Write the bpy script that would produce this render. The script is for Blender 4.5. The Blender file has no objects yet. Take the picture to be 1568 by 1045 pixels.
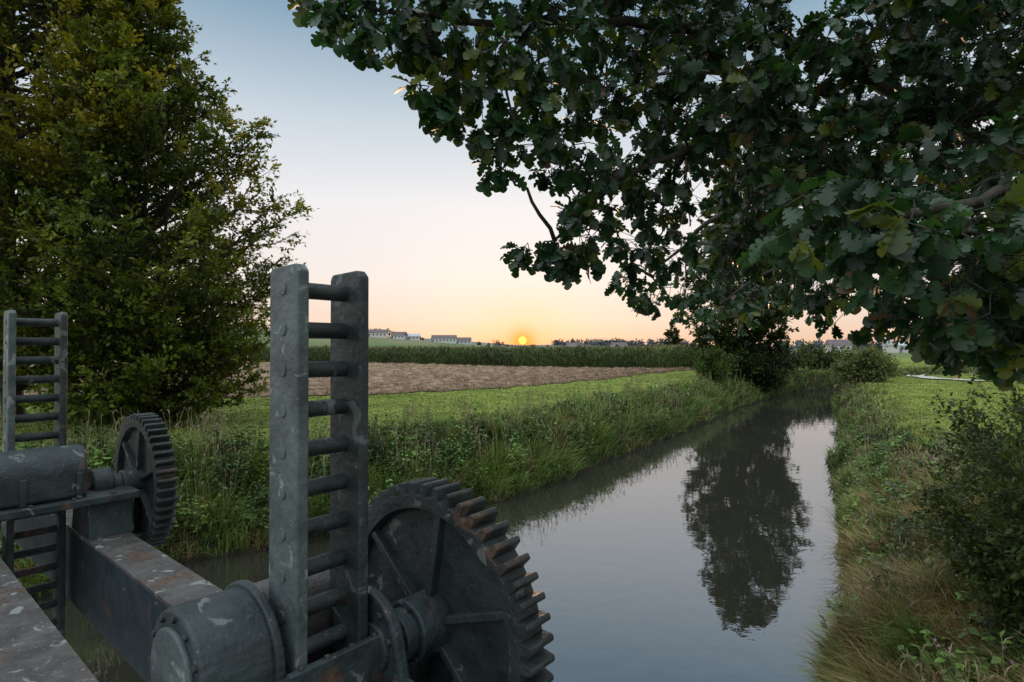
import bpy, math, numpy as np
from mathutils import Vector
rng=np.random.default_rng(7)
scn=bpy.context.scene
scn.view_settings.view_transform='Standard'
scn.view_settings.look='None'
scn.view_settings.exposure=0
# ------------------------------------------------------------------ helpers
def link(o,parent=None):
    scn.collection.objects.link(o)
    if parent: o.parent=parent
    return o
def empty(name,loc=(0,0,0),rz=0):
    e=bpy.data.objects.new(name,None); e.location=loc; e.rotation_euler=(0,0,rz)
    e.empty_display_size=.2
    return link(e)
class MB:
    def __init__(s): s.V=[];s.C=[];s.Q=[];s.T=[];s.n=0
    def add(s,v,q=None,t=None,c=(1,1,1)):
        v=np.asarray(v,float).reshape(-1,3)
        c=np.asarray(c,float)
        if c.ndim==1: c=np.tile(c,(len(v),1))
        s.V.append(v);s.C.append(c)
        if q is not None and len(q): s.Q.append(np.asarray(q,int).reshape(-1,4)+s.n)
        if t is not None and len(t): s.T.append(np.asarray(t,int).reshape(-1,3)+s.n)
        s.n+=len(v)
    def build(s,name,mat,parent=None,smooth=False):
        V=np.concatenate(s.V).astype(np.float32);C=np.concatenate(s.C)
        Q=np.concatenate(s.Q) if s.Q else np.zeros((0,4),int)
        T=np.concatenate(s.T) if s.T else np.zeros((0,3),int)
        me=bpy.data.meshes.new(name)
        me.vertices.add(len(V)); me.vertices.foreach_set('co',V.ravel())
        nl=Q.size+T.size
        me.loops.add(nl)
        me.loops.foreach_set('vertex_index',np.concatenate([Q.ravel(),T.ravel()]).astype(np.int32))
        me.polygons.add(len(Q)+len(T))
        st=np.concatenate([np.arange(len(Q))*4,Q.size+np.arange(len(T))*3]).astype(np.int32)
        me.polygons.foreach_set('loop_start',st)
        a=me.color_attributes.new('Col','FLOAT_COLOR','POINT')
        a.data.foreach_set('color',np.concatenate([C,np.ones((len(C),1))],1).astype(np.float32).ravel())
        me.update(calc_edges=True); me.validate()
        if smooth: me.polygons.foreach_set('use_smooth',np.ones(len(me.polygons),bool))
        me.materials.append(mat)
        return link(bpy.data.objects.new(name,me),parent)
def nrm(a): return a/np.maximum(np.linalg.norm(a,axis=-1,keepdims=True),1e-9)
def sm(x): x=np.clip(x,0,1); return x*x*(3-2*x)
def vn(x,y,s,seed=0):
    r=np.random.default_rng(seed+100); o=0
    for i in range(6):
        a=r.uniform(0,6.28);k=r.uniform(.6,1.9)/s;p=r.uniform(0,6.28)
        o=o+np.sin((x*math.cos(a)+y*math.sin(a))*k*2*math.pi+p+1.3*np.sin((x*math.sin(a)-y*math.cos(a))*k*3+p))
    return o/6*1.3
def tube(mb,pts,rad,sides=6,c=(.05,.045,.035)):
    pts=np.asarray(pts,float);n=len(pts)
    rad=np.broadcast_to(rad,(n,))
    tan=nrm(np.gradient(pts,axis=0))
    ref=np.array([0,0,1.]) if abs(tan[0][2])<.8 else np.array([1.,0,0])
    b=nrm(np.cross(tan,ref));cc=np.cross(tan,b)
    an=np.arange(sides)/sides*2*np.pi
    v=pts[:,None]+rad[:,None,None]*(b[:,None]*np.cos(an)[None,:,None]+cc[:,None]*np.sin(an)[None,:,None])
    i=np.arange(n-1)[:,None]*sides;j=np.arange(sides)[None]
    k=(j+1)%sides
    q=np.stack([i+j,i+k,i+k+sides,i+j+sides],-1).reshape(-1,4)
    mb.add(v.reshape(-1,3),q,None,c)
def curve(p0,p1,sag=0,n=6,wob=0):
    t=np.linspace(0,1,n)[:,None]
    p=np.asarray(p0)*(1-t)+np.asarray(p1)*t
    p[:,2]+=sag*np.sin(np.pi*t[:,0])
    if wob: p[1:-1]+=rng.normal(0,wob,(n-2,3))
    return p
def sticks(mb,p0,p1,r0,r1,c):
    d=nrm(p1-p0);ref=np.where(np.abs(d[:,2:3])<.8,[[0,0,1.]],[[1.,0,0]])
    b=nrm(np.cross(d,ref));e=np.cross(d,b);vs=[]
    r0=np.broadcast_to(r0,(len(p0),))[:,None];r1=np.broadcast_to(r1,(len(p0),))[:,None]
    for P,r in((p0,r0),(p1,r1)):
        for k in range(3):
            a=k*2.094; vs.append(P+r*(b*math.cos(a)+e*math.sin(a)))
    v=np.stack(vs,1)
    o=np.arange(len(p0))[:,None,None]*6
    q=o+np.array([[0,1,4,3],[1,2,5,4],[2,0,3,5]])[None]
    mb.add(v.reshape(-1,3),q.reshape(-1,4),None,c)
def leaf_template(half,bend=.25,fold=.25):
    half=np.array(half);n=len(half)
    v=[]
    for t,w in half:
        z=-bend*t*t
        v+= [[t,0,z],[t,w,z+fold*w],[t,-w,z+fold*w]]
    q=[]
    for i in range(n-1):
        a=3*i;b=a+3
        q+=[[a,b,b+1,a+1],[a,a+2,b+2,b]]
    return np.array(v),np.array(q)
OAK=leaf_template([(0,.012),(.08,.03),(.17,.15),(.25,.17),(.29,.07),(.38,.24),(.46,.27),(.50,.12),(.60,.33),(.70,.35),(.73,.17),(.82,.27),(.90,.24),(.97,.12),(1,.03)])
OAK2=leaf_template([(0,.02),(.2,.16),(.29,.08),(.43,.26),(.5,.13),(.66,.34),(.74,.18),(.88,.24),(1,.03)])
OVAL=leaf_template([(0,.02),(.3,.27),(.65,.27),(1,.02)],.2,.3)
DIA=(np.array([[0,0,0],[.45,.3,.03],[1,0,-.12],[.45,-.3,.03]]),np.array([[0,1,2,3]]))
def frames(d,nz):
    x=nrm(d); y=nrm(np.cross(nz,x)); z=np.cross(x,y)
    return np.stack([x,y,z],-1)
def leaves(mb,tmp,pos,d,nz,size,col):
    v,q=tmp;R=frames(d,nz);n=len(pos)
    size=np.broadcast_to(size,(n,))
    P=pos[:,None]+np.einsum('nij,kj->nki',R,v)*size[:,None,None]
    qq=(q[None]+(np.arange(n)*len(v))[:,None,None]).reshape(-1,4)
    mb.add(P.reshape(-1,3),qq,None,np.repeat(col,len(v),0))
def blades(mb,p,h,w,lean,bend,col,tipcol=None):
    n=len(p)
    yaw=rng.uniform(0,np.pi,n); s=np.stack([np.cos(yaw),np.sin(yaw),0*yaw],1)*np.broadcast_to(w,(n,))[:,None]*.5
    L=np.stack([np.cos(lean),np.sin(lean),0*lean],1)*bend[:,None]
    up=np.array([0,0,1.])
    def at(t): return p+h[:,None]*(t*(1-.45*bend[:,None]*t)*up+L*t*t)
    m=at(.55);v=np.stack([p-s,p+s,m-s*.8,m+s*.8,at(1.)],1)
    o=np.arange(n)[:,None]*5
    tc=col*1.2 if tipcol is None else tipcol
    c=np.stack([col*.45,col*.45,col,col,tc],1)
    mb.add(v.reshape(-1,3),o+np.array([[0,1,3,2]]),o+np.array([[2,3,4]]),c.reshape(-1,3))
# ------------------------------------------------------------------ materials
def newmat(name):
    m=bpy.data.materials.new(name);m.use_nodes=True
    nt=m.node_tree;nt.nodes.clear()
    return m,nt,nt.nodes,nt.links
def veg_mat(name,rough=.5,trans=.3,spec=.4,noise=3.,tint=(1.2,1.1,.4)):
    m,nt,N,L=newmat(name)
    out=N.new('ShaderNodeOutputMaterial');b=N.new('ShaderNodeBsdfPrincipled')
    at=N.new('ShaderNodeAttribute');at.attribute_name='Col'
    nz=N.new('ShaderNodeTexNoise');nz.inputs['Scale'].default_value=noise
    tc=N.new('ShaderNodeTexCoord');L.new(tc.outputs['Object'],nz.inputs['Vector'])
    mr=N.new('ShaderNodeMapRange');mr.inputs[1].default_value=.3;mr.inputs[2].default_value=.7
    mr.inputs[3].default_value=.6;mr.inputs[4].default_value=1.4
    L.new(nz.outputs['Fac'],mr.inputs[0])
    mx=N.new('ShaderNodeVectorMath');mx.operation='SCALE'
    L.new(at.outputs['Color'],mx.inputs[0]);L.new(mr.outputs[0],mx.inputs['Scale'])
    L.new(mx.outputs[0],b.inputs['Base Color'])
    b.inputs['Roughness'].default_value=rough;b.inputs['Specular IOR Level'].default_value=spec
    if trans>0:
        tr=N.new('ShaderNodeBsdfTranslucent');t2=N.new('ShaderNodeVectorMath');t2.operation='MULTIPLY'
        t2.inputs[1].default_value=tint
        L.new(mx.outputs[0],t2.inputs[0]);L.new(t2.outputs[0],tr.inputs['Color'])
        ms=N.new('ShaderNodeMixShader');ms.inputs[0].default_value=trans
        L.new(b.outputs[0],ms.inputs[1]);L.new(tr.outputs[0],ms.inputs[2]);L.new(ms.outputs[0],out.inputs[0])
    else: L.new(b.outputs[0],out.inputs[0])
    return m
def ramp(N,stops):
    r=N.new('ShaderNodeValToRGB');e=r.color_ramp.elements
    while len(e)<len(stops): e.new(.5)
    for i,(p,c) in enumerate(stops): e[i].position=p;e[i].color=(*c,1)
    return r
def noise_mat(name,stops,scale=4,rough=.8,bump=.3,detail=8,bscale=None,dist=.02,spec=.3):
    m,nt,N,L=newmat(name)
    out=N.new('ShaderNodeOutputMaterial');b=N.new('ShaderNodeBsdfPrincipled')
    tc=N.new('ShaderNodeTexCoord');nz=N.new('ShaderNodeTexNoise');nz.inputs['Scale'].default_value=scale;nz.inputs['Detail'].default_value=detail
    L.new(tc.outputs['Object'],nz.inputs['Vector'])
    r=ramp(N,stops);L.new(nz.outputs['Fac'],r.inputs[0]);L.new(r.outputs[0],b.inputs['Base Color'])
    n2=N.new('ShaderNodeTexNoise');n2.inputs['Scale'].default_value=bscale or scale*6;n2.inputs['Detail'].default_value=6
    L.new(tc.outputs['Object'],n2.inputs['Vector'])
    bp=N.new('ShaderNodeBump');bp.inputs['Strength'].default_value=bump;bp.inputs['Distance'].default_value=dist
    L.new(n2.outputs['Fac'],bp.inputs['Height']);L.new(bp.outputs[0],b.inputs['Normal'])
    b.inputs['Roughness'].default_value=rough;b.inputs['Specular IOR Level'].default_value=spec
    L.new(b.outputs[0],out.inputs[0]);return m
def steel_mat(name,dark,light,rust=.62,stain=.62,sc=(.3,.32,.3),spk=.68):
    m,nt,N,L=newmat(name)
    out=N.new('ShaderNodeOutputMaterial');b=N.new('ShaderNodeBsdfPrincipled')
    geo=N.new('ShaderNodeNewGeometry')
    def nz(s,d=8,dst=0):
        n=N.new('ShaderNodeTexNoise');n.inputs['Scale'].default_value=s;n.inputs['Detail'].default_value=d;n.inputs['Distortion'].default_value=dst
        L.new(geo.outputs['Position'],n.inputs['Vector']);return n
    def mix(f,a,c):
        k=N.new('ShaderNodeMixRGB');L.new(f,k.inputs[0]);L.new(a,k.inputs[1])
        if isinstance(c,tuple): k.inputs[2].default_value=(*c,1)
        else: L.new(c,k.inputs[2])
        return k.outputs[0]
    a=nz(9,10,.3);r=ramp(N,[(.35,dark),(.66,light)]);L.new(a.outputs['Fac'],r.inputs[0])
    c=nz(3.6,12,.5);rr=ramp(N,[(rust,(0,0,0)),(rust+.05,(1,1,1))]);L.new(c.outputs['Fac'],rr.inputs[0])
    rc=nz(40);rcr=ramp(N,[(.3,(.035,.024,.018)),(.7,(.11,.065,.042))]);L.new(rc.outputs['Fac'],rcr.inputs[0])
    col=mix(rr.outputs[0],r.outputs[0],rcr.outputs[0])
    s=nz(10,12,.9);sr=ramp(N,[(stain,(0,0,0)),(stain+.035,(1,1,1))]);L.new(s.outputs['Fac'],sr.inputs[0])
    col=mix(sr.outputs[0],col,sc)
    p=nz(70,3);pr_=ramp(N,[(spk,(0,0,0)),(spk+.04,(.8,.8,.8))]);L.new(p.outputs['Fac'],pr_.inputs[0])
    col=mix(pr_.outputs[0],col,tuple(x*.9 for x in sc))
    L.new(col,b.inputs['Base Color'])
    h=nz(38,9,.2);bp=N.new('ShaderNodeBump');bp.inputs['Strength'].default_value=.65;bp.inputs['Distance'].default_value=.008
    L.new(h.outputs['Fac'],bp.inputs['Height']);L.new(bp.outputs[0],b.inputs['Normal'])
    ro=N.new('ShaderNodeMapRange');ro.inputs[3].default_value=.35;ro.inputs[4].default_value=.8
    L.new(s.outputs['Fac'],ro.inputs[0]);L.new(ro.outputs[0],b.inputs['Roughness'])
    L.new(b.outputs[0],out.inputs[0]);return m
M_steel=steel_mat('painted_cast_iron',(.011,.020,.022),(.032,.048,.050),.60,.635,(.12,.135,.13))
M_rack=steel_mat('grey_painted_steel',(.040,.054,.055),(.095,.12,.118),.66,.60,(.19,.21,.20))
M_rackd=steel_mat('dark_painted_steel',(.014,.020,.021),(.038,.049,.048),.64,.63,(.10,.11,.105))
M_gear=steel_mat('dark_cast_iron',(.008,.013,.014),(.026,.034,.034),.62,.64,(.10,.11,.105))
M_beam=steel_mat('weathered_beam_steel',(.04,.036,.034),(.09,.08,.076),.57,.61,(.20,.21,.20),.64)
M_beamside=steel_mat('beam_side_paint',(.010,.022,.028),(.025,.042,.05),.64,.68,(.10,.12,.12))
M_bark=noise_mat('bark',[(.3,(.02,.016,.012)),(.7,(.07,.06,.045))],6,.9,.8,8,20)
M_leaf_oak=veg_mat('oak_leaf',.36,.34,.5,2.,(1.5,1.5,.4))
M_leaf=veg_mat('broad_leaf',.5,.35,.3,.7)
M_weed=veg_mat('weed_leaf',.55,0,.3,.7)
M_grass=veg_mat('grass_blades',.6,0,.25,.8)
M_corn=veg_mat('corn_leaf',.5,0,.3,.2)
M_far=veg_mat('distant_foliage',.8,0,.1,.02)
# ------------------------------------------------------------------ terrain
LB=np.array([(-16,-40),(-12,-10),(-11,4),(-10,7),(-8,9),(-6,10.5),(-3.2,12.6),(-.6,14.6),(2.2,18),(6.2,24),(13.9,36),(21.5,46.5),(26,51),(34,56),(60,70),(400,200)],float)
RB=np.array([(2.1,-40),(2.1,-10),(2.7,4),(3.85,6.8),(5.8,10),(7.5,13),(11.9,20.7),(17,29.5),(21,37),(24.9,44),(29,48.5),(36,53),(62,66),(402,195)],float)
def pdist(x,y,P):
    d=np.full(x.shape,1e9)
    for a,b in zip(P[:-1],P[1:]):
        ab=b-a;t=np.clip(((x-a[0])*ab[0]+(y-a[1])*ab[1])/(ab@ab),0,1)
        d=np.minimum(d,np.hypot(x-a[0]-t*ab[0],y-a[1]-t*ab[1]))
    return d
def side(x,y):
    xl=np.interp(y,LB[:,1],LB[:,0]);xr=np.interp(y,RB[:,1],RB[:,0])
    return np.where(x<xl,-1,np.where(x>xr,1,0))
def river(x,y):
    s=side(x,y);w=.38*vn(x,y,5,3)+.3*vn(x,y,1.9,4)
    dl=pdist(x,y,LB);dr=pdist(x,y,RB)
    t=np.where(s==-1,dl,np.where(s==1,dr,-np.minimum(dl,dr)))+w*.8
    s=np.where((s==0)&(t>0),np.where(dl<dr,-1,1),s)
    return s,t
def height(x,y):
    x=np.asarray(x,float);y=np.asarray(y,float)
    s,t=river(x,y)
    k=np.clip(t/2.9,0,1)
    z=np.where(t>0,1.5*(1-(1-k)**2.2),np.maximum(t,-1)*.8)
    z=z+.07*vn(x,y,4,5)*sm(t/2)+.03*vn(x,y,1.3,6)*sm(t)
    hl=19*sm((y-130)/450)*sm((60-x)/300)
    hf=8*sm((y-700)/900)*(.8+.25*np.sin(x/260+1)+.12*np.sin(x/90))
    return z+np.where(t>0,hl+hf,0)
def geo(a,b,n): return np.sign(a)*np.geomspace(abs(a),abs(b),n)
xs=np.concatenate([geo(-3500,-61,40),np.arange(-60,-14,1.),np.arange(-14,34,.25),np.arange(34,80,1.),geo(81,3500,40)])
ys=np.concatenate([np.arange(-40,0,2.),np.arange(0,60,.3),np.arange(60,150,1.5),geo(151,3600,70)])
X,Y=np.meshgrid(xs,ys);Z=height(X,Y)
s_,t_=river(X,Y)
def lerp(a,b,t): return np.asarray(a)*(1-t[...,None])+np.asarray(b)*t[...,None]
gcol=lerp((.14,.19,.035),(.22,.26,.055),sm(.5+.5*vn(X,Y,6,9)))
gcol=lerp((.03,.026,.017),gcol,sm((t_-1.4)/2.))
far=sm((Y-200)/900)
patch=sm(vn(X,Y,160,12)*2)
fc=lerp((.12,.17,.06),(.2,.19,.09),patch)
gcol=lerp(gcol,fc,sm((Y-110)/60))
gcol=lerp(gcol,(.16,.19,.2),far*.75)  # distance haze painted in: far ground fades to blue-grey
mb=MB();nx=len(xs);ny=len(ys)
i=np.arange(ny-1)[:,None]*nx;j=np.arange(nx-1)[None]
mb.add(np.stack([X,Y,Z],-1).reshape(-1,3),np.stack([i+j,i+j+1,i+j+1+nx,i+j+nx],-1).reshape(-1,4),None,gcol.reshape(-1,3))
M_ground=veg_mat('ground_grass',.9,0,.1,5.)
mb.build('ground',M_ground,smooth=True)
# water
m,nt,N,L=newmat('river_water')
out=N.new('ShaderNodeOutputMaterial');df=N.new('ShaderNodeBsdfDiffuse');gl=N.new('ShaderNodeBsdfGlossy')
df.inputs[0].default_value=(.032,.031,.024,1);gl.inputs['Roughness'].default_value=.015;gl.inputs[0].default_value=(.98,.98,1,1)
fr=N.new('ShaderNodeFresnel');fr.inputs[0].default_value=3.8;mx=N.new('ShaderNodeMixShader')
tc=N.new('ShaderNodeTexCoord');nz=N.new('ShaderNodeTexNoise');nz.inputs['Scale'].default_value=1.8;nz.inputs['Detail'].default_value=4
L.new(tc.outputs['Object'],nz.inputs['Vector'])
bp=N.new('ShaderNodeBump');bp.inputs['Strength'].default_value=.11;bp.inputs['Distance'].default_value=.03
L.new(nz.outputs['Fac'],bp.inputs['Height']);L.new(bp.outputs[0],gl.inputs['Normal'])
L.new(fr.outputs[0],mx.inputs[0]);L.new(df.outputs[0],mx.inputs[1]);L.new(gl.outputs[0],mx.inputs[2]);L.new(mx.outputs[0],out.inputs[0])
mb=MB();mb.add([(-60,-60,0),(420,-60,0),(420,220,0),(-60,220,0)],[[0,1,2,3]]);mb.build('river_water',m)
# ------------------------------------------------------------------ harvested field
FB=np.array([(-140,26),(-20,27.5),(-7.3,29.5),(.7,36),(7,44),(13.4,54),(20,62)],float)
CF=np.array([(-140,112),(-90,102),(-21,86),(1,68),(15,63),(20,62.5),(23,64)],float)
sx=np.concatenate([np.arange(-140,-30,1.),np.arange(-30,20,.25)]);tt=np.linspace(0,1,300)**1.25
S,T=np.meshgrid(sx,tt)
y0=np.interp(S,FB[:,0],FB[:,1]);y1=np.interp(S,CF[:,0],CF[:,1])+1.5
HY=y0+(y1-y0)*T+ .25*vn(S,S*0,2,33)*(T<.01)
dd=(HY-y0)
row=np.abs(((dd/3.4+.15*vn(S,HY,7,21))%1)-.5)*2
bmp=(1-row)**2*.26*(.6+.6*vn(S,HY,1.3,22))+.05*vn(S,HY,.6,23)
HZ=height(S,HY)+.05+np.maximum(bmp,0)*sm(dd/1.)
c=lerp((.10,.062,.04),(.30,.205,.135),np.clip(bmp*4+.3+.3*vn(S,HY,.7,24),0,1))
c=lerp(c,(.14,.13,.05),sm(vn(S,HY,12,25)*1.5-.5)*.5)
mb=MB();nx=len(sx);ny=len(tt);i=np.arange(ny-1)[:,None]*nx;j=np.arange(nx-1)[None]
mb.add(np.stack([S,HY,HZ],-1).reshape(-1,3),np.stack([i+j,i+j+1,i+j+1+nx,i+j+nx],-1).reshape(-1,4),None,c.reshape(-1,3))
n=60000
px=rng.uniform(-60,20,n);fr_=rng.random(n)**1.6
a=np.interp(px,FB[:,0],FB[:,1]);b=np.interp(px,CF[:,0],CF[:,1]);py=a+(b-a)*fr_+.05
rw=np.abs((((py-a)/3.4+.15*vn(px,py,7,21))%1)-.5)*2
k=rng.random(n)<.15+.85*(1-rw)**1.5;px=px[k];py=py[k];rw=rw[k];n=len(px)
p=np.stack([px,py,height(px,py)+.05+.18*(1-rw)**2],1)
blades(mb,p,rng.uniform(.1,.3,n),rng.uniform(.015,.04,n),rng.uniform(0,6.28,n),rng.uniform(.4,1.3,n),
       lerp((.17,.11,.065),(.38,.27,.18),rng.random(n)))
mb.build('harvested_field',veg_mat('hay',.9,0,.1,2.))
# ------------------------------------------------------------------ corn field
mb=MB()
cx=np.arange(-140,23,.28);P=[]
for r in range(7):
    x=cx+rng.normal(0,.05,len(cx));y=np.interp(x,CF[:,0],CF[:,1])+.4+r*.75+rng.normal(0,.06,len(cx));P.append(np.stack([x,y],1))
yy=np.arange(64,110,.3)
for r in range(5): P.append(np.stack([22.6-r*.75+rng.normal(0,.06,len(yy))+ (yy-64)*.1,yy],1))
xi=rng.uniform(-130,24,4000);yi=np.interp(xi,CF[:,0],CF[:,1])+rng.uniform(6,40,4000);P.append(np.stack([xi,yi],1))
P=np.concatenate(P);n=len(P);hz=height(P[:,0],P[:,1]);hh=2.45+.18*vn(P[:,0],P[:,1],9,31)+rng.normal(0,.12,n)
base=np.c_[P,hz]
sticks(mb,base,base+np.c_[0*hh,0*hh,hh],.02,.012,(.10,.13,.04))
for l in range(10):
    f=rng.uniform(.12,.92,n);h0=f*hh
    blades(mb,base+np.c_[0*h0,0*h0,h0],rng.uniform(.45,.8,n),rng.uniform(.07,.12,n),rng.uniform(0,6.28,n),rng.uniform(.5,1.1,n),
       lerp((.03,.055,.014),(.14,.195,.045),rng.random(n)*.6+.4*f))
blades(mb,base+np.c_[0*hh,0*hh,hh-.05],np.full(n,.28),np.full(n,.05),rng.uniform(0,6.28,n),np.full(n,.1),lerp((.24,.19,.09),(.34,.27,.13),rng.random(n)))
cxs=np.linspace(-140,22,120);f0=np.interp(cxs,CF[:,0],CF[:,1])
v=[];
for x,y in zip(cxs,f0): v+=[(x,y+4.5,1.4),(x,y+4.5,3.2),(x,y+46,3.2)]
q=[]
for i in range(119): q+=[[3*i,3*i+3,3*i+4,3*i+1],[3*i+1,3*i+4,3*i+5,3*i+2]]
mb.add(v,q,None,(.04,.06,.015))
mb.build('corn_field',M_corn)
# ------------------------------------------------------------------ grass and bank plants
def pool(n,y0,y1):
    y=np.exp(rng.uniform(math.log(y0),math.log(y1),n));x=y*rng.uniform(-1.02,1.06,n);return x,y
def width(s,x,y): return np.where(s==-1,3.3+.8*vn(x,y,5,41),3.3-1.6*sm((y-11)/7)+.4*vn(x,y,4,42))
x,y=pool(430000,4,95);s,t=river(x,y)
fb=np.interp(x,FB[:,0],FB[:,1])
inhar=(s==-1)&(y>fb+.1)&(x<20)
wid=width(s,x,y)
k=(s!=0)&(t>wid-.3)&~inhar;xx,yy,ss,tt_=x[k],y[k],s[k],t[k];n=len(xx)
mb=MB();D=np.hypot(xx,yy)
tall=sm(1-(tt_-wid[k])/.9)
h=rng.uniform(.04,.09,n)*(1+2.2*tall)*(.7+.6*sm(.5+vn(xx,yy,1.2,43)))
col=lerp((.16,.24,.035),(.34,.38,.08),rng.random(n)*.5+.5*sm(.5+.8*vn(xx,yy,3,44)))
col=lerp(col,(.40,.34,.15),(rng.random(n)<.12+.2*sm(vn(xx,yy,7,45)))*.8)
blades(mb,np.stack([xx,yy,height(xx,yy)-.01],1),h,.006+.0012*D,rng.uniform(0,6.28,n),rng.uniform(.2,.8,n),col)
mb.build('mown_grass',M_grass)
x,y=pool(1000000,4,75);s,t=river(x,y);wid=width(s,x,y)
k=(s!=0)&(t>.0)&(t<wid);x,y,s,t,w=x[k],y[k],s[k],t[k],wid[k];n=len(x);D=np.hypot(x,y)
print('bank blades',n)
cl=vn(x,y,.9,51);cl2=vn(x,y,3.,52);rn=(s==1)&(y<13)
h=(.16+.38*sm(.35+cl*1.3)+.34*sm(cl2*1.5))*rng.uniform(.4,1.3,n)*(.5+.5*sm((w-t)/1.2))*np.where(s==1,np.where(y<12,.92,.68),1.)
dry=sm(vn(x,y,2.0,53)*1.8-.15)*.8+np.where(rn,1.,0)*sm(vn(x,y,1.5,54)*1.6+.75)
dry=np.clip(dry+rng.normal(0,.12,n),0,1)
g=lerp((.045,.09,.018),(.17,.25,.045),rng.random(n)*.5+.5*sm(.5+.8*cl2))
col=lerp(g,lerp((.18,.11,.05),(.50,.36,.17),rng.random(n)**1.1),dry*(rng.random(n)<.78)*np.where(s==1,1.,.75))
lean=rng.uniform(0,6.28,n)
e=.3;gx=(height(x+e,y)-height(x-e,y));gy=(height(x,y+e)-height(x,y-e));down=np.arctan2(-gy,-gx)
lean=np.where(rng.random(n)<.45*(t<1.4)+.2,down+rng.normal(0,.5,n),lean)
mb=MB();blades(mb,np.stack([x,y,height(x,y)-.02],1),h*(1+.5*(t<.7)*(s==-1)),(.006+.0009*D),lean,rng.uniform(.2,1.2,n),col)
k=(rng.random(n)<.05)&(t>.4)&(vn(x,y,2.4,77)>.1);q_=k.nonzero()[0];m_=len(q_)
p=np.stack([x[q_],y[q_],height(x[q_],y[q_])],1);hh=rng.uniform(.4,1.05,m_)*np.where(s[q_]==1,.8,1.1)
off=np.c_[rng.normal(0,.14,(m_,2)),hh]
sticks(mb,p,p+off,.0015+.00022*D[q_],.001+.0002*D[q_],(.28,.25,.12))
blades(mb,p+off*.93,rng.uniform(.08,.18,m_),.008+.001*D[q_],rng.uniform(0,6.28,m_),rng.uniform(.2,1.1,m_),lerp((.30,.25,.13),(.36,.24,.19),rng.random(m_)))
mb.build('bank_grass',M_grass)
mb=MB()
x,y=pool(70000,4,60);s,t=river(x,y)
k=(s!=0)&(t>.15)&(t<width(s,x,y)-.2)&((vn(x,y,2.2,61)>.12)|((x<-1)&(y<16)));x,y,s,t=x[k],y[k],s[k],t[k];n=len(x)
print('weeds',n)
clump=sm(.5+vn(x,y,1.0,63))
hh=rng.uniform(.25,.6,n)*(.5+1.0*clump)*np.where(s==1,.7,1.05);p=np.stack([x,y,height(x,y)],1);tip=p+np.c_[rng.normal(0,.12,(n,2)),hh]
D=np.hypot(x,y)
sticks(mb,p,tip,.006,.003,(.08,.11,.04))
cc=lerp((.035,.075,.018),(.15,.25,.05),sm(.5+.8*vn(x,y,1.4,62)))
for l in range(11):
    f=rng.uniform(.25,1,n);pp=p+(tip-p)*f[:,None];a=rng.uniform(0,6.28,n)
    d=np.stack([np.cos(a),np.sin(a),rng.uniform(-.5,.3,n)],1)
    leaves(mb,DIA,pp,d,np.array([0,0,1.])+rng.normal(0,.35,(n,3)),rng.uniform(.05,.10,n)*(1.1+.015*D),cc*rng.uniform(.6,1.3,(n,1)))
k=(rng.random(n)<.04)
for _ in range(3): leaves(mb,DIA,tip[k]+rng.normal(0,.02,(k.sum(),3)),rng.normal(0,1,(k.sum(),3)),rng.normal(0,1,(k.sum(),3)),.045,np.tile((.34,.16,.30),(k.sum(),1)))
mb.build('bank_weeds',M_weed)
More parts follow.
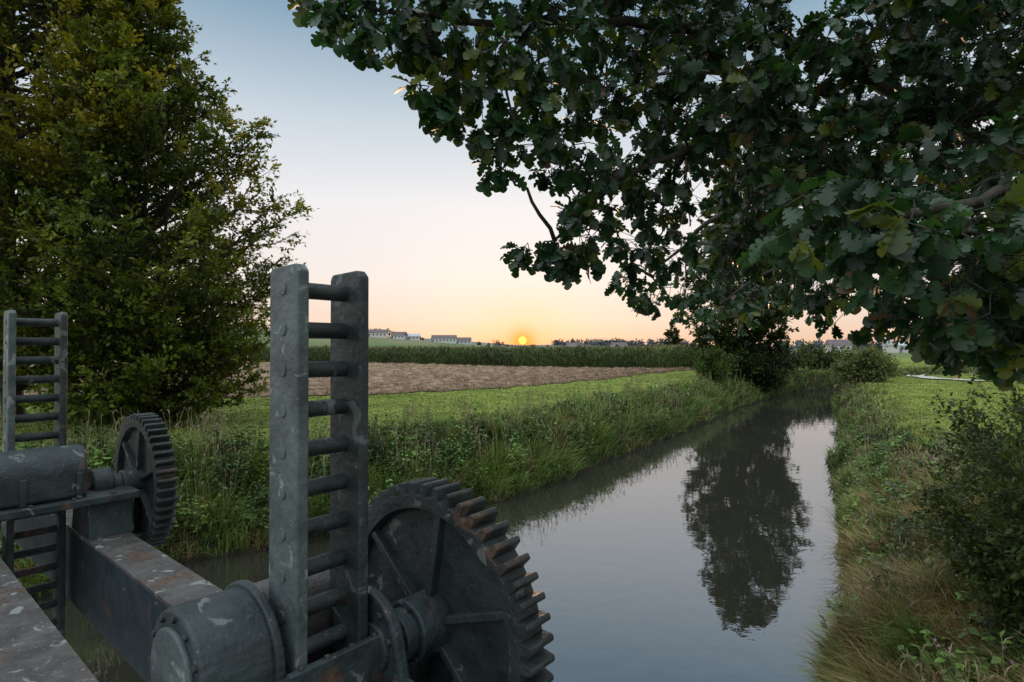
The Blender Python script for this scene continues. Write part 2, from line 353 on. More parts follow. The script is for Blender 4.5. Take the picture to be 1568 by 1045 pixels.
# ------------------------------------------------------------------ trees
def tree(name,base,H,env,nb,ntw,nlf,lsize,cbase,c1,c2,hot,elev=(15,50),trunk_r=.22,spread=.5,tpow=.85):
    e=empty(name,base);wood=MB();lf=MB()
    tz=np.linspace(0,H*.97,12);lean=np.cumsum(rng.normal(0,.08,(12,2)),0);lean[0]=0
    tp=np.c_[lean,tz];tube(wood,tp,trunk_r*(1-tz/H)**.8+.015,8,(.06,.05,.04))
    for i in range(nb):
        zt=cbase+(H*.99-cbase)*rng.random()**tpow
        R=env(zt);f=rng.choice([rng.uniform(.85,1.0),rng.uniform(.3,.9)],p=[.6,.4]);r=R*f
        az=rng.uniform(0,2*np.pi);el=math.radians(rng.uniform(*elev))
        z0=max(zt-r*math.tan(el),cbase*.35)
        k=np.array([np.interp(z0,tz,tp[:,0]),np.interp(z0,tz,tp[:,1]),z0])
        tip=np.array([k[0]*.6+r*math.cos(az),k[1]*.6+r*math.sin(az),zt])
        pts=curve(k,tip,-.06*r,7,.03*r);tube(wood,pts,np.linspace(.02+.012*r,.006,7),4,(.06,.05,.04))
        nt=max(4,int(ntw*(.4+.6*r/max(R,.1))*max(.45,min(1.2,r/3))))
        u=rng.uniform(.25,1,nt)**.75
        bp_=np.stack([np.interp(u,np.linspace(0,1,7),pts[:,a]) for a in range(3)],1)
        d=nrm(tip-k);ta=rng.uniform(0,2*np.pi,nt);
        td=nrm(d[None]*.8+np.stack([np.cos(ta),np.sin(ta),rng.normal(.05,.45,nt)],1)*.8)
        tl=(.3+.55*rng.random(nt))*(.6+spread*min(r,5)*.35)*(1.15-u*.5)
        te=bp_+td*tl[:,None]
        sticks(wood,bp_,te,.008,.003,(.05,.045,.03))
        m_=nlf;w=rng.uniform(.1,1.08,(nt,m_,1));pos=bp_[:,None]+(te-bp_)[:,None]*w+rng.normal(0,.09,(nt,m_,3))*(.5+.3*tl[:,None,None])*[1,1,.6]
        pos=pos.reshape(-1,3);ln=len(pos)
        dd=np.repeat(td,m_,0)+rng.normal(0,.6,(ln,3));nn=np.array([0,0,1.])+rng.normal(0,.5,(ln,3))
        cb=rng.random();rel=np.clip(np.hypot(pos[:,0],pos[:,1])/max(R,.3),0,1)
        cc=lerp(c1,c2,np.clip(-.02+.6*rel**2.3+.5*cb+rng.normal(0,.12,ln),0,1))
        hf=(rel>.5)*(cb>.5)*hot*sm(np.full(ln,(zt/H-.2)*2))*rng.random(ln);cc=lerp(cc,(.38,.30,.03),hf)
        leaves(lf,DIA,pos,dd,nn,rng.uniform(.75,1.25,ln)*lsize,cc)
    wood.build('trunk_and_limbs',M_bark,e);lf.build('foliage',M_leaf,e);return e
g=1.45
envA=lambda z:np.interp(z,[0,.6,1.3,3,4.3,5.2,6,7.5,8.7,9.6,11,12.5,14],[2.6,3.2,3.5,3.9,4.3,4.9,5.2,4.9,4.4,3.8,2.8,1.6,.5])
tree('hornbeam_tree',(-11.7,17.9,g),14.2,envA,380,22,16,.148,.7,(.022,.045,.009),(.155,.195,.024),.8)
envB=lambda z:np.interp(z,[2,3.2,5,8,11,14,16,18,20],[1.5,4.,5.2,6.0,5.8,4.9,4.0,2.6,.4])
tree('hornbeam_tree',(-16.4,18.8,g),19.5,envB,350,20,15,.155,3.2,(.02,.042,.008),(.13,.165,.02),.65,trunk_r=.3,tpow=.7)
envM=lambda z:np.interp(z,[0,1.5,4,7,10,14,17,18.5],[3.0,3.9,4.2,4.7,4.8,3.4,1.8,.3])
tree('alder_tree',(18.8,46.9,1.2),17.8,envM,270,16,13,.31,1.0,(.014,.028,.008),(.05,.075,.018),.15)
def shrub(name,c,rad,n,ls,c1,c2,tmp=DIA,nst=40):
    e=empty(name,(c[0],c[1],c[2]));w=MB();lf=MB();rad=np.array(rad)
    d=nrm(rng.normal(0,1,(nst,3)));d[:,2]=np.abs(d[:,2])*1.1-.15
    tip=d*rad*rng.uniform(.6,1.05,(nst,1))+[0,0,rad[2]*.75]
    b=rng.normal(0,.12,(nst,3))*[1,1,0]*rad
    for i in range(nst): tube(w,curve(b[i],tip[i],.1*rad[2],6,.03*rad[0]),np.linspace(.012*rad[0]+.004,.002,6),4,(.07,.06,.045))
    per=12;k=n//per
    si=rng.integers(0,nst,k);u=rng.uniform(.25,1,k)[:,None];bp_=b[si]*(1-u)+tip[si]*u
    td=nrm(rng.normal(0,1,(k,3))+d[si]*.8);te=bp_+td*rng.uniform(.15,.4,(k,1))*rad.mean()
    sticks(w,bp_,te,.004,.002,(.07,.06,.045))
    pos=(bp_[:,None]+(te-bp_)[:,None]*rng.uniform(0,1.05,(k,per,1))+rng.normal(0,ls*.5,(k,per,3))).reshape(-1,3);m_=len(pos)
    pos[:,2]=np.maximum(pos[:,2],.02)
    cc=lerp(c1,c2,np.clip(np.repeat(rng.random(k),per)*.6+.4*rng.random(m_),0,1))
    leaves(lf,tmp,pos,np.repeat(td,per,0)+rng.normal(0,.6,(m_,3)),np.array([0,0,1.])+rng.normal(0,.5,(m_,3)),rng.uniform(.7,1.3,m_)*ls,cc)
    w.build('stems',M_bark,e);lf.build('foliage',M_leaf,e);return e
gz=lambda x,y:float(height(np.array([x]),np.array([y]))[0])
def sh(name,x,y,rad,*a,**k): return shrub(name,(x,y,gz(x,y)),rad,*a,**k)
sh('willow_bush',25.6,41.5,(2.2,2.2,1.6),11000,.2,(.10,.13,.05),(.22,.26,.10),nst=70)
sh('alder_bush',17.2,45,(2.4,2.4,2.1),9000,.22,(.02,.04,.012),(.06,.10,.022))
sh('alder_bush',14.3,41,(1.8,2,1.5),7000,.18,(.03,.06,.015),(.10,.16,.03))
sh('alder_bush',20.0,45,(1.9,2.0,2.2),8000,.22,(.015,.028,.009),(.05,.075,.018))
sh('alder_bush',26,56,(3,2.5,1.4),7000,.25,(.02,.032,.010),(.06,.09,.025))
sh('alder_bush',33,61,(3,3,1.8),7000,.25,(.03,.05,.015),(.09,.12,.03))
sh('bank_shrub',4.85,5.0,(.95,1.1,1.6),17000,.052,(.018,.036,.010),(.10,.15,.03),tmp=OVAL,nst=70)
sh('bank_shrub',6.9,7.2,(1.3,1.2,1.5),10000,.06,(.018,.036,.010),(.10,.15,.03),tmp=OVAL,nst=50)
# ------------------------------------------------------------------ oak overhanging the river
oak=empty('oak_tree',(0,0,0));w=MB();lf=MB();bk=(.045,.038,.03)
trunk=np.array([(5.6,3.4,1.2),(5.5,3.4,3),(5.35,3.4,5),(5.3,3.5,7),(5.5,3.6,9.5)])
tube(w,trunk,[.42,.34,.3,.22,.1],12,bk)
limbs=[np.array(a,float) for a in [
 [(5.35,3.4,5.0),(4.4,3.9,5.6),(3.6,4.0,5.75),(2.77,3.8,5.54),(1.93,3.6,5.95),(.79,3.2,5.85),(-.11,2.8,5.6),(-.67,2.6,5.56)],
 [(5.35,3.4,5.2),(4.5,4.6,5.5),(2.96,5,5.6),(1.81,5,5.2),(1.24,5,4.62)],
 [(5.35,3.4,4.6),(3.4,2.9,4.9),(2.1,2.4,4.65),(1.35,2.0,4.45),(1.0,1.9,4.4)],
 [(5.35,3.4,4.4),(3.6,3.2,4.6),(2.3,3,4.35),(1.95,2.9,4.15)],
 [(2.77,3.8,5.54),(1.9,3.6,5.45),(1.23,3.4,5.25),(.6,3.2,4.95),(.24,3.2,4.6)],
 [(5.35,3.5,5.6),(5.2,6,5.9),(4.7,8,5.5),(3.4,8,5.0),(2.7,8,4.4)],
 [(5.3,3.5,6.6),(4,5,7),(2.5,6,6.9),(1.2,6,6.9)],
 [(5.3,3.5,7),(3.5,3.2,6.6),(2,3,6.1),(.9,3,6.1),(-.2,2.7,5.85)]]]
rad0=[.085,.07,.04,.035,.035,.07,.07,.06]
LP=[]
for l,r in zip(limbs,rad0):
    t=np.linspace(0,1,len(l));T2=np.linspace(0,1,len(l)*5)
    p=np.stack([np.interp(T2,t,l[:,a]) for a in range(3)],1)
    for _ in range(3): p[1:-1]=(p[:-2]+p[1:-1]*2+p[2:])/4
    p[2:-1]+=rng.normal(0,.012,(len(p)-3,3))
    tube(w,p,np.linspace(r,.008,len(p)),7,bk);LP.append(p)
LPA=np.concatenate(LP)
masses=[(-.86,2.6,5.57,.10),(-.79,2.6,5.56,.12),(-.58,2.6,5.5,.18),(-.40,2.6,5.42,.24),(-.42,2.6,5.17,.13),(-.28,2.6,5.06,.10),(-.136,2.7,5.31,.27),
(-.0,2.7,5.0,.16),(-.06,2.7,4.86,.07),(.148,2.8,5.29,.3),(.286,2.9,5.07,.2),(.23,3,4.9,.10),(.28,3.2,4.53,.15),(.12,3.2,4.53,.11),
(.43,3.2,4.66,.19),(.54,3.2,4.96,.25),(.54,3.2,5.45,.33),(.99,4,4.68,.27),(.85,4.2,4.48,.16),(1.24,5,4.43,.22),(1.53,5,4.5,.3),
(.93,3.6,4.97,.32),(1.0,3.4,5.37,.38),(.98,3.2,5.77,.4),(1.93,5,4.87,.4),(2.3,6,4.5,.36),(1.68,4,5.16,.42),(1.6,3.6,5.62,.40),
(2.09,4,4.72,.38),(2.62,5,4.55,.36),(1.82,3.2,5.11,.38),(1.13,1.9,4.42,.2),(1.27,1.8,4.33,.22),(1.95,3,4.32,.28),(1.95,3,5.6,.36),
(2.3,3,5.15,.46),(1.81,2.2,4.32,.33),(1.93,2.6,4.10,.17),(2.14,2.6,3.99,.13),(2.32,2.6,4.12,.3),(2.2,2.5,4.62,.42),(2.5,3,5.63,.5),
(-.26,2.7,5.78,.25),(.22,2.9,5.70,.32),(.57,3,5.95,.4),(1.39,3.3,6.02,.42),(1.5,2.6,4.62,.25),(2.5,2.8,4.15,.3),(2.85,3.5,4.2,.33),(3.3,3.6,4.05,.35),(2.7,2.6,4.5,.4),
(2.0,2.8,5.9,.33),(2.7,3.4,6.1,.45),(1.3,2.9,5.35,.28),(3.0,3.0,5.3,.45),(1.6,3.0,4.9,.28),(1.35,3.3,4.62,.22),
(3.34,7,5.86,.6),(4.24,6,5.6,.7),(2.6,7,6.6,.6),(3.9,6,6.6,.7),(1.6,6,6.9,.45),(4.11,5,4.6,.45),(2.95,8,4.45,.34),(3.5,8.3,4.75,.42),(4.28,8,4.7,.42),(3.2,4.6,5.2,.5),(3.4,4.5,6.0,.55),(3.3,3.6,4.5,.4),(3.0,3.4,6.6,.5)]
for (mx_,my,mz,r) in masses:
    c=np.array([mx_,my,mz]);ds=np.linalg.norm(LPA-c,axis=1)+np.where(LPA[:,0]<mx_-.1,.6,0);b0=LPA[ds.argmin()]
    L0=np.linalg.norm(c-b0)
    tube(w,curve(b0,c,.08*L0,8,.012),np.linspace(.006+.012*min(L0,1.2),.004,8),5,bk)
    near=my<4.5
    n=int((2600 if near else 1200)*r*r*(1.2 if r<.2 else 1))+14;k=max(3,n//7)
    d=nrm(rng.normal(0,1,(k,3)));rr=r*rng.uniform(.35,1.2,(k,1))
    tp=c+d*rr*[1.15,1.15,.85]
    tp0=c+d*rr*.15+rng.normal(0,r*.15,(k,3))
    mid=(tp+tp0)/2+rng.normal(0,.02,(k,3))+[0,0,.02]
    sticks(w,tp0,mid,.0035,.0025,bk);sticks(w,mid,tp,.0025,.0018,bk)
    dirs=nrm(tp-mid+[0,0,-.25*r])
    per=7
    fr_=rng.choice([0,.15,.45],(k,per,1),p=[.65,.2,.15])
    pos=(tp[:,None]+(mid-tp)[:,None]*fr_+rng.normal(0,.006,(k,per,3))).reshape(-1,3)
    rand=rng.normal(0,1,(k*per,3))
    dd=nrm(np.repeat(dirs,per,0)*.75+nrm(rand)*.85+[0,0,-.18]);nn=np.array([0,0,1.])+rng.normal(0,.55,(k*per,3))
    m_=k*per
    cc=lerp((.010,.032,.014),(.032,.08,.026),np.clip(np.repeat(rng.random(k),per)*.6+rng.random(m_)*.4,0,1))
    cc=lerp(cc,(.13,.15,.015),(np.repeat(rng.random(k),per)<.17)*rng.random(m_)*.9)
    cc=lerp(cc,(.10,.045,.02),(rng.random(m_)<.02)*.8)
    leaves(lf,OAK if my<4 else OAK2,pos,dd,nn,rng.uniform(.06,.12,m_),cc)
w.build('trunk_and_limbs',M_bark,oak);lf.build('foliage',M_leaf_oak,oak)
# ------------------------------------------------------------------ sluice gate machinery
def mesh_obj(name,verts,faces,mat,parent,bev=.004):
    me=bpy.data.meshes.new(name);me.from_pydata([tuple(v) for v in verts],[],[tuple(f) for f in faces]);me.update()
    me.materials.append(mat);o=link(bpy.data.objects.new(name,me),parent)
    if bev:
        b=o.modifiers.new('bevel','BEVEL');b.width=bev;b.segments=2;b.limit_method='ANGLE';b.angle_limit=math.radians(35)
    return o
def box(name,lo,hi,mat,parent,bev=.005,rot=None):
    x0,y0,z0=lo;x1,y1,z1=hi
    v=[(x0,y0,z0),(x1,y0,z0),(x1,y1,z0),(x0,y1,z0),(x0,y0,z1),(x1,y0,z1),(x1,y1,z1),(x0,y1,z1)]
    if rot:
        cx,cz,a=rot
        v=[((x-cx)*math.cos(a)-(z-cz)*math.sin(a)+cx,y,(x-cx)*math.sin(a)+(z-cz)*math.cos(a)+cz) for x,y,z in v]
    f=[(0,3,2,1),(4,5,6,7),(0,1,5,4),(1,2,6,5),(2,3,7,6),(3,0,4,7)]
    return mesh_obj(name,v,f,mat,parent,bev)
def prism(name,prof,y0,y1,mat,parent,bev=.005):
    n=len(prof);v=[(a,y0,b) for a,b in prof]+[(a,y1,b) for a,b in prof]
    f=[tuple(range(n)),tuple(range(2*n-1,n-1,-1))]+[(i,i+n,(i+1)%n+n,(i+1)%n) for i in range(n)]
    return mesh_obj(name,v,f,mat,parent,bev)
def circ(cu,cz,r,n=40,a0=0,a1=2*math.pi,end=False):
    m=n if not end else n-1
    return [(cu+r*math.cos(a0+(a1-a0)*i/m),cz+r*math.sin(a0+(a1-a0)*i/m)) for i in range(n)]
def gear(parent,R=.45,w=.115,N_=46,mat=M_gear,rib0=.35,hubr=.10):
    pr=[]
    for k in range(N_):
        a=2*math.pi*k/N_;s=2*math.pi/N_
        for da,r in((-.30,R-.042),(-.17,R-.004),(-.08,R),(.08,R),(.17,R-.004),(.30,R-.042)): pr.append((a+da*s,r))
    K=len(pr);ri=R-.088;rh=.06
    rings=[[(r*math.cos(a),-w/2,r*math.sin(a)) for a,r in pr],[(r*math.cos(a),w/2,r*math.sin(a)) for a,r in pr]]
    def rg(r,y): return [(r*math.cos(a),y,r*math.sin(a)) for a,_ in pr]
    seq=[rings[0],rg(R-.05,-w/2),rg(ri,-w/2+.002),rg(ri-.012,-.02),rg(rh,-.014)]
    seqb=[rings[1],rg(ri,w/2),rg(ri-.012,.02),rg(rh,.014)]
    V=[];F=[]
    def addring(r): V.extend(r);return len(V)-K
    ia=[addring(r) for r in seq];ib=[addring(r) for r in seqb]
    def strip(a,b):
        for i in range(K): F.append((a+i,a+(i+1)%K,b+(i+1)%K,b+i))
    strip(ib[0],ia[0])
    for a,b in zip(ia[:-1],ia[1:]): strip(a,b)
    for a,b in zip(ib[:-1],ib[1:]): strip(b,a)
    mesh_obj('gear_wheel',V,F,mat,parent,.003)
    for k in range(6):
        a=k*math.pi/3+rib0
        box('gear_rib_%d'%k,(.07,-.05,-.013),(ri-.004,-.012,.013),mat,parent,.004,rot=(0,0,a))
    prism('gear_hub',circ(0,0,hubr,40),-.135,.05,M_steel,parent,.008)
    prism('gear_hub_collar',circ(0,0,hubr*.8,36),-.185,-.133,M_steel,parent,.006)
    return
def rack(parent,u,a0,a1,ztop,zbot,wd=.165):
    th=.036
    for nm,a,mt in(('rack_post_near',a0,M_rack),('rack_post_far',a1,M_rackd)):
        z0,z1=zbot,ztop
        pr=[(u-wd/2,z0),(u+wd/2,z0),(u+wd/2,z1-.02),(u+wd/2-.02,z1),(u-wd/2+.012,z1-.004),(u-wd/2,z1-.02)]
        prism(nm,pr,a-th/2,a+th/2,mt,parent,.006)
        for k in range(0,int((z1-zbot)/.119)):
            zz=z1-.07-.119*k
            if zz>zbot+.05: prism('rung_end_%s_%d'%(nm,k),circ(u,zz,.019,14),a-th/2-.004 if a==a0 else a+th/2-.001,a-th/2+.001 if a==a0 else a+th/2+.004,mt,parent,.003)
    k=0;z=ztop-.07
    while z>zbot+.05:
        prism('rung_%d'%k,circ(u,z,.025,20),a0+th/2-.004,a1-th/2+.004,M_gear,parent,.003);z-=.119;k+=1
ROT=math.radians(-40)
m1=empty('sluice_gate_winch',(-.27,2.0,3.055),ROT)
gear(m1,R=.475,N_=48)
prism('drive_shaft',circ(0,0,.035,24),-.72,-.12,M_gear,m1,.002)
rack(m1,-.083,-.50,-.295,1.185,-2.3)
def Dprof(cu,r,zc,zb): return [(cu-r,zb)]+[(cu+r*math.cos(math.pi-math.pi*i/24),zc+r*math.sin(math.pi*i/24)) for i in range(25)]+[(cu+r,zb)]
prism('gearbox_barrel',Dprof(-.20,.185,.045,-.13),-.76,-.555,M_steel,m1,.01)
prism('gearbox_end_cap',circ(-.20,.045,.14,36),-.775,-.758,M_rack,m1,.006)
prism('gearbox_flange',Dprof(-.20,.20,.045,-.13),-.575,-.548,M_steel,m1,.006)
for k in range(7):
    a=math.pi*(k/6);prism('flange_bolt_%d'%k,circ(-.20+.163*math.cos(a),.045+.163*math.sin(a),.010,6),-.770,-.758,M_gear,m1,.002)
prism('gearbox_rear_barrel',Dprof(-.27,.11,.09,-.13),-.546,-.24,M_beam,m1,.01)
box('guide_plate_front',(.02,-.56,-.13),(.045,-.24,.055),M_steel,m1)
for k in range(4): prism('guide_bolt_%d'%k,circ(.0325,.056,.009,6),-.53+k*.08,-.515+k*.08,M_gear,m1,.002)
box('guide_plate_side',(-.165,-.546,-.13),(.019,-.522,.02),M_steel,m1)
ped=[(-.30,-.13),(.16,-.13),(.13,-.06)]+circ(-.055,.0,.165,20,.1,math.pi-.4,True)+[(-.27,-.02)]
prism('bearing_pedestal',ped,-.255,-.215,M_steel,m1,.01)
prism('bearing_cap',circ(0,0,.075,32),-.27,-.19,M_steel,m1,.008)
for k in range(5):
    a=.3+k*.6;prism('pedestal_bolt_%d'%k,circ(-.055+.135*math.cos(a),.135*math.sin(a),.012,6),-.266,-.254,M_rackd,m1,.002)
for k in range(6):
    a=.2+k*math.pi/3;prism('hub_bolt_%d'%k,circ(.09*math.cos(a),.09*math.sin(a),.008,6),-.142,-.134,M_gear,m1,.001)
box('base_frame',(-.42,-.90,-.185),(.34,-.17,-.131),M_steel,m1,.008)
box('base_rail',(.10,-.85,-.131),(.16,-.22,-.06),M_steel,m1,.01)
m2=empty('sluice_gate_winch',(-2.5,3.87,3.10),ROT)
gear(m2,hubr=.085)
prism('drive_shaft',circ(0,0,.035,24),-1.3,-.12,M_gear,m2,.002)
rack(m2,-.17,-.67,-.42,1.125,-2.3)
prism('gearbox_barrel',Dprof(.07,.15,.15,.0),-1.30,-.36,M_steel,m2,.02)
box('gearbox_foot_flange',(-.12,-1.34,-.05),(.28,-.10,-.004),M_steel,m2,.008)
for k in range(4): box('gearbox_clamp_%d'%k,(.217,-1.2+k*.26,-.003),(.235,-1.17+k*.26,.15),M_steel,m2,.004)
for k in range(6): prism('flange_bolt_%d'%k,circ(.255,-.001,.012,6),-1.25+k*.2,-1.228+k*.2,M_gear,m2,.002)
prism('coupling',circ(0,.02,.10,30),-.30,-.19,M_steel,m2,.01)
prism('bearing_pedestal',[(-.16,-.27),(.24,-.27),(.2,-.052),(-.12,-.052)],-.36,-.12,M_steel,m2,.01)
box('base_leg',(-.16,-1.0,-.225),(.24,-.80,-.052),M_steel,m2,.008)
# weir beams, in the winches' frame
wb=empty('weir_beam',(-.30,2.0,3.075),ROT)
box('top_flange',(-5.2,-.35,-.263),(-.30,-.13,-.24),M_beam,wb,.004)
box('web',(-5.2,-.342,-.72),(-.30,-.322,-.265),M_beamside,wb,.004)
box('web_far',(-5.2,-.16,-.72),(-.30,-.14,-.265),M_beamside,wb,.004)
box('lower_part',(-.298,-.345,-.72),(2.6,-.135,-.25),M_beamside,wb,.004)
wb2=empty('weir_beam',(-.30,2.0,3.075),ROT)
box('top_flange',(-5.2,-1.04,-.205),(-.5,-.765,-.182),M_beam,wb2,.004)
box('web',(-5.2,-.79,-.6),(-.5,-.77,-.207),M_beamside,wb2,.004)
box('lower_part',(-.498,-1.04,-.6),(2.6,-.78,-.21),M_beamside,wb2,.004)
gt=empty('sluice_gate',(-.30,2.0,3.075),ROT)
box('gate_leaf_near',(-.9,-.40,-3.7),(1.0,-.36,-2.2),M_beamside,gt,.004)
box('gate_leaf_far',(-3.9,-.60,-3.7),(-2.2,-.56,-2.2),M_beamside,gt,.004)
M_conc=noise_mat('concrete',[(.3,(.10,.10,.09)),(.7,(.22,.21,.19))],3,.9,.5)
pr=empty('weir_pier',(-.30,2.0,3.075),ROT)
box('pier_body',(-1.55,-.33,-3.9),(-1.25,.0,-.76),M_conc,pr,.02)
box('pier_cap',(-1.6,-.36,-.76),(-1.2,.03,-.723),M_conc,pr,.01)
# ------------------------------------------------------------------ distance
def gm(name,c,r=.8):
    return noise_mat(name,[(.3,tuple(np.array(c)*.85)),(.7,tuple(np.array(c)*1.1))],.8,r,.1)
M_wall=gm('render_wall',(.6,.59,.57));M_roof=gm('roof_tiles',(.16,.13,.13));M_roof2=gm('roof_sheet',(.5,.52,.55));M_win=gm('window_glass',(.05,.06,.07),.2)
def house(x,y,w,l,h,rh,rz,roof):
    z=gz(x,y);e=empty('house',(x,y,z),rz)
    box('walls',(-w/2,-l/2,-1),(w/2,l/2,h),M_wall,e,0)
    v=[(-w/2-.5,-l/2-.5,h+.004),(w/2+.5,-l/2-.5,h+.004),(w/2+.5,l/2+.5,h+.004),(-w/2-.5,l/2+.5,h+.004),(-w/2-.5,0,h+rh),(w/2+.5,0,h+rh)]
    mesh_obj('roof',v,[(0,1,5,4),(2,3,4,5),(0,4,3),(1,2,5),(3,2,1,0)],roof,e,0)
    k=int(w//3)
    for i in range(k):
        u=-w/2+(i+.5)*w/k
        box('window_%d'%i,(u-.6,-l/2-.04,h*.4),(u+.6,-l/2-.003,h*.4+1.3),M_win,e,0)
    box('door',(-w/2+.3,-l/2-.05,0),(-w/2+1.3,-l/2-.003,2.1),M_roof,e,0)
for a in [(-118,500,16,9,4,3,.1,M_roof),(-100,505,12,9,3.5,3,-.2,M_roof),(-88,510,10,8,3.5,2.5,.1,M_roof2),(-62,520,22,10,4,3,.05,M_roof),(-46,540,14,10,3.5,3,.1,M_roof),(-135,495,12,9,4,3,.3,M_roof),
          (180,260,15,10,3.2,2.4,.1,M_roof2),(172,300,10,9,3.5,3,-.2,M_roof),(215,300,12,9,3.5,3,.3,M_roof),(96,900,20,12,5,4,.1,M_roof),(150,800,22,12,5,4,.1,M_roof)]: house(*a)
mb=MB()
def blob(c,r,n,size,col,mb=mb):
    d=nrm(rng.normal(0,1,(n,3)))*rng.random((n,1))**.35
    p=np.array(c)+d*np.array(r)*(1+.25*np.sin(d[:,:1]*7+c[0]))
    leaves(mb,DIA,p,rng.normal(0,1,(n,3)),rng.normal(0,1,(n,3)),rng.uniform(.6,1.3,n)*size,np.array(col)*rng.uniform(.7,1.3,(n,1)))
def treerow(x0,x1,y,n,hmin,hmax,col,sz):
    for x in np.linspace(x0,x1,n):
        xx=x+rng.normal(0,abs(x1-x0)/n*.5);yy=y+rng.normal(0,12);h=rng.uniform(hmin,hmax);z=gz(xx,yy)
        blob((xx,yy,z+h*.4),(h*.55,h*.5,h*.55),120,sz,col)
hz1=(.075,.09,.085);hz2=(.12,.135,.15)  # foliage colours with bluish distance haze mixed in
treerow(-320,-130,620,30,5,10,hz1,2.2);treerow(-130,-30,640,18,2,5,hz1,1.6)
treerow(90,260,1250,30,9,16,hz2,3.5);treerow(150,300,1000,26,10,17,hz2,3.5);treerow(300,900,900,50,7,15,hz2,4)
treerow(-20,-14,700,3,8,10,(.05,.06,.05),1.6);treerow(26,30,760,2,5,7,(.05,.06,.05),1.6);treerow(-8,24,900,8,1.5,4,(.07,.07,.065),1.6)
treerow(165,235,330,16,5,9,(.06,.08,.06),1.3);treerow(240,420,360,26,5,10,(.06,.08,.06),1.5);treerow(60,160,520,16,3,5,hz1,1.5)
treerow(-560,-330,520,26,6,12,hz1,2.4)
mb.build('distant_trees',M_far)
tree('field_tree',(56.5,200,1.5),10.0,lambda z:np.interp(z,[0,1.5,4,7,9,10],[2,3.3,3.9,3.2,1.8,.2]),100,10,10,.5,.8,(.025,.038,.013),(.06,.08,.025),.1,spread=.3)
pp=np.array([(46,57),(40,53.5),(35.8,50.5),(33.6,47.5),(33,44.5),(33.6,41.5),(36,39.3),(40,38.5),(46,39)],float)
T0=np.linspace(0,1,len(pp));T1=np.linspace(0,1,70);cx_=np.interp(T1,T0,pp[:,0]);cy_=np.interp(T1,T0,pp[:,1])
for _ in range(8): cx_[1:-1]=(cx_[:-2]+cx_[1:-1]+cx_[2:])/3;cy_[1:-1]=(cy_[:-2]+cy_[1:-1]+cy_[2:])/3
tg=nrm(np.stack([np.gradient(cx_),np.gradient(cy_)],1));nn=np.stack([-tg[:,1],tg[:,0]],1)*.6
a=np.stack([cx_,cy_],1);l=a+nn;r=a-nn
V=np.concatenate([np.c_[l,height(l[:,0],l[:,1])+.09],np.c_[r,height(r[:,0],r[:,1])+.09]])
mb=MB();k=np.arange(69);mb.add(V,np.stack([k,k+70,k+71,k+1],1));mb.build('gravel_path',noise_mat('gravel',[(.3,(.42,.40,.36)),(.7,(.6,.57,.5))],8,.9,.3))
# ------------------------------------------------------------------ sun, sky, camera
sd=Vector((.0184,1,.0118)).normalized()
bpy.ops.mesh.primitive_uv_sphere_add(segments=32,ring_count=16,radius=27,location=tuple(Vector((0,0,4))+sd*3900))
so=bpy.context.object;so.name='sun'
m,nt,N,L=newmat('sun_surface');o_=N.new('ShaderNodeOutputMaterial');em=N.new('ShaderNodeEmission');em.inputs[0].default_value=(1,.30,.05,1);em.inputs[1].default_value=4.5
L.new(em.outputs[0],o_.inputs[0]);so.data.materials.append(m)
ld=bpy.data.lights.new('sun_light','SUN');ld.energy=.6;ld.angle=math.radians(.5);ld.color=(1,.58,.32)
lo=link(bpy.data.objects.new('sun_light',ld));lo.location=(0,30,30)
sl=Vector((.0184,1,math.tan(math.radians(2.2)))).normalized();lo.rotation_euler=(-sl).to_track_quat('-Z','Y').to_euler()
W=bpy.data.worlds.new('World');scn.world=W;W.use_nodes=True;nt=W.node_tree;N=nt.nodes;L=nt.links;N.clear()
out=N.new('ShaderNodeOutputWorld');bg=N.new('ShaderNodeBackground');L.new(bg.outputs[0],out.inputs[0])
sky=N.new('ShaderNodeTexSky');sky.sky_type='NISHITA';sky.sun_disc=False;sky.sun_elevation=math.radians(2.2);sky.sun_rotation=math.radians(1)
tc=N.new('ShaderNodeTexCoord');sp=N.new('ShaderNodeSeparateXYZ');L.new(tc.outputs['Generated'],sp.inputs[0])
r=ramp(N,[(0,(.84,.54,.36)),(.045,(.88,.69,.57)),(.12,(.88,.81,.775)),(.24,(.85,.84,.865)),(.36,(.59,.67,.745)),(.49,(.25,.385,.51)),(.6,(.34,.45,.58)),(.75,(.85,.95,1.0))])  # last stops, above the view, are raised to light the ground
L.new(sp.outputs['Z'],r.inputs[0])
r2=ramp(N,[(0,(.42,.45,.50)),(.2,(.5,.54,.60)),(.6,(.65,.7,.76)),(.8,(.85,.95,1.0))]);L.new(sp.outputs['Z'],r2.inputs[0])  # unseen sky behind the camera, shaped to light the foreground
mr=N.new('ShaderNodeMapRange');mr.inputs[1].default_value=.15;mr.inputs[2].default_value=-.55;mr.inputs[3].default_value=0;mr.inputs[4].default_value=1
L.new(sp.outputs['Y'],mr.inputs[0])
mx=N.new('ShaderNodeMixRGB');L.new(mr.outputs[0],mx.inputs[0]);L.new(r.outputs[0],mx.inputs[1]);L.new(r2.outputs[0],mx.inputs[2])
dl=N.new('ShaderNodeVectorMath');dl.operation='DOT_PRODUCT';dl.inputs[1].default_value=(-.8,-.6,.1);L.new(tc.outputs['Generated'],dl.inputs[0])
ml=N.new('ShaderNodeMapRange');ml.inputs[1].default_value=.25;ml.inputs[2].default_value=1;ml.inputs[3].default_value=1;ml.inputs[4].default_value=2.0;L.new(dl.outputs['Value'],ml.inputs[0])  # extra brightness added to unseen sky behind left, lights the rack faces
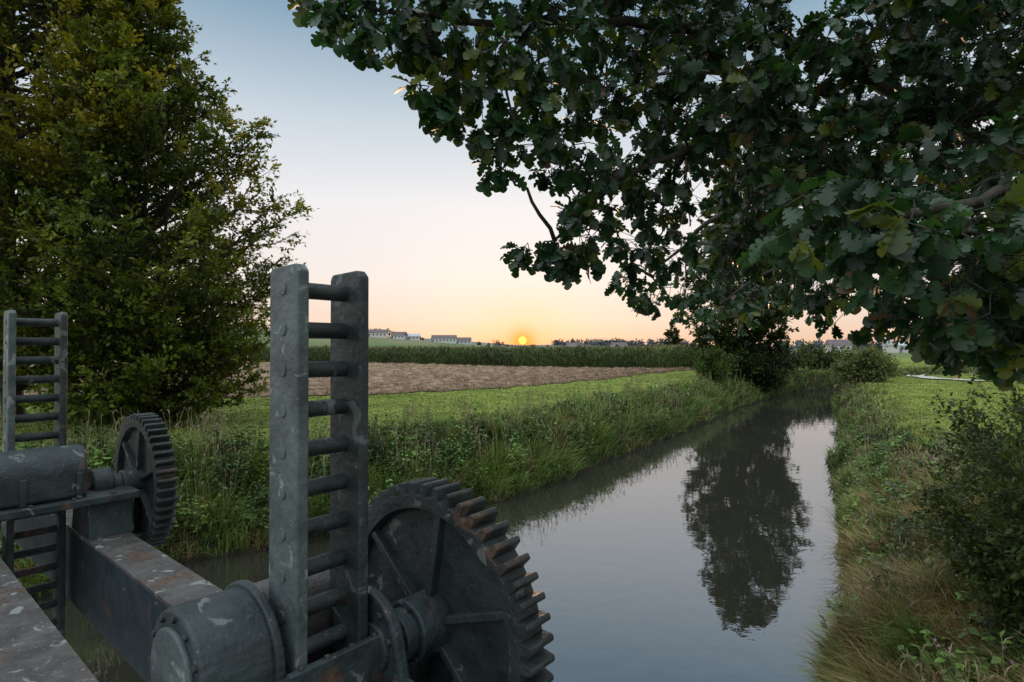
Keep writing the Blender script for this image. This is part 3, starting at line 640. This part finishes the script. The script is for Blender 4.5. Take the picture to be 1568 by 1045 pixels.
zb=N.new('ShaderNodeMapRange');zb.inputs[1].default_value=.58;zb.inputs[2].default_value=.9;zb.inputs[3].default_value=1;zb.inputs[4].default_value=1.6  # extra brightness added to the unseen zenith, lights the grass from above
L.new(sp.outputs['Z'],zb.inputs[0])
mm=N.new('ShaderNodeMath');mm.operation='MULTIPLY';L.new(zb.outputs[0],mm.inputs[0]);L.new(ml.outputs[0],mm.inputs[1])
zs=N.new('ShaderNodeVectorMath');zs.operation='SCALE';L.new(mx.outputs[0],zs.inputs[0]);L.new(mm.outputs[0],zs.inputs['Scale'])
dp=N.new('ShaderNodeVectorMath');dp.operation='DOT_PRODUCT';dp.inputs[1].default_value=sd;L.new(tc.outputs['Generated'],dp.inputs[0])
cur=zs.outputs[0]
def glow(power,col):
    global cur
    cl=N.new('ShaderNodeMath');cl.operation='MAXIMUM';cl.inputs[1].default_value=0;L.new(dp.outputs['Value'],cl.inputs[0])
    p=N.new('ShaderNodeMath');p.operation='POWER';p.inputs[1].default_value=power;L.new(cl.outputs[0],p.inputs[0])
    s=N.new('ShaderNodeVectorMath');s.operation='SCALE';s.inputs[0].default_value=col;L.new(p.outputs[0],s.inputs['Scale'])
    a=N.new('ShaderNodeVectorMath');a.operation='ADD';L.new(cur,a.inputs[0]);L.new(s.outputs[0],a.inputs[1]);cur=a.outputs[0]
glow(18,(.08,.06,.03));glow(4500,(1.0,-.24,-.28));glow(300,(.2,-.04,-.12))
s=N.new('ShaderNodeVectorMath');s.operation='SCALE';s.inputs['Scale'].default_value=.008;L.new(sky.outputs[0],s.inputs[0])
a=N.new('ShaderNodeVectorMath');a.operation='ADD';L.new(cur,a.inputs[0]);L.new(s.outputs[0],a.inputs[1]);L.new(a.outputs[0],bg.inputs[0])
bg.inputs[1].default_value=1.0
cam=bpy.data.cameras.new('camera');cam.lens=20;cam.sensor_width=36;cam.clip_end=12000;cam.clip_start=.05
co=link(bpy.data.objects.new('camera',cam));co.location=(0,0,4);co.rotation_euler=(math.radians(90.62),0,0)
scn.camera=co
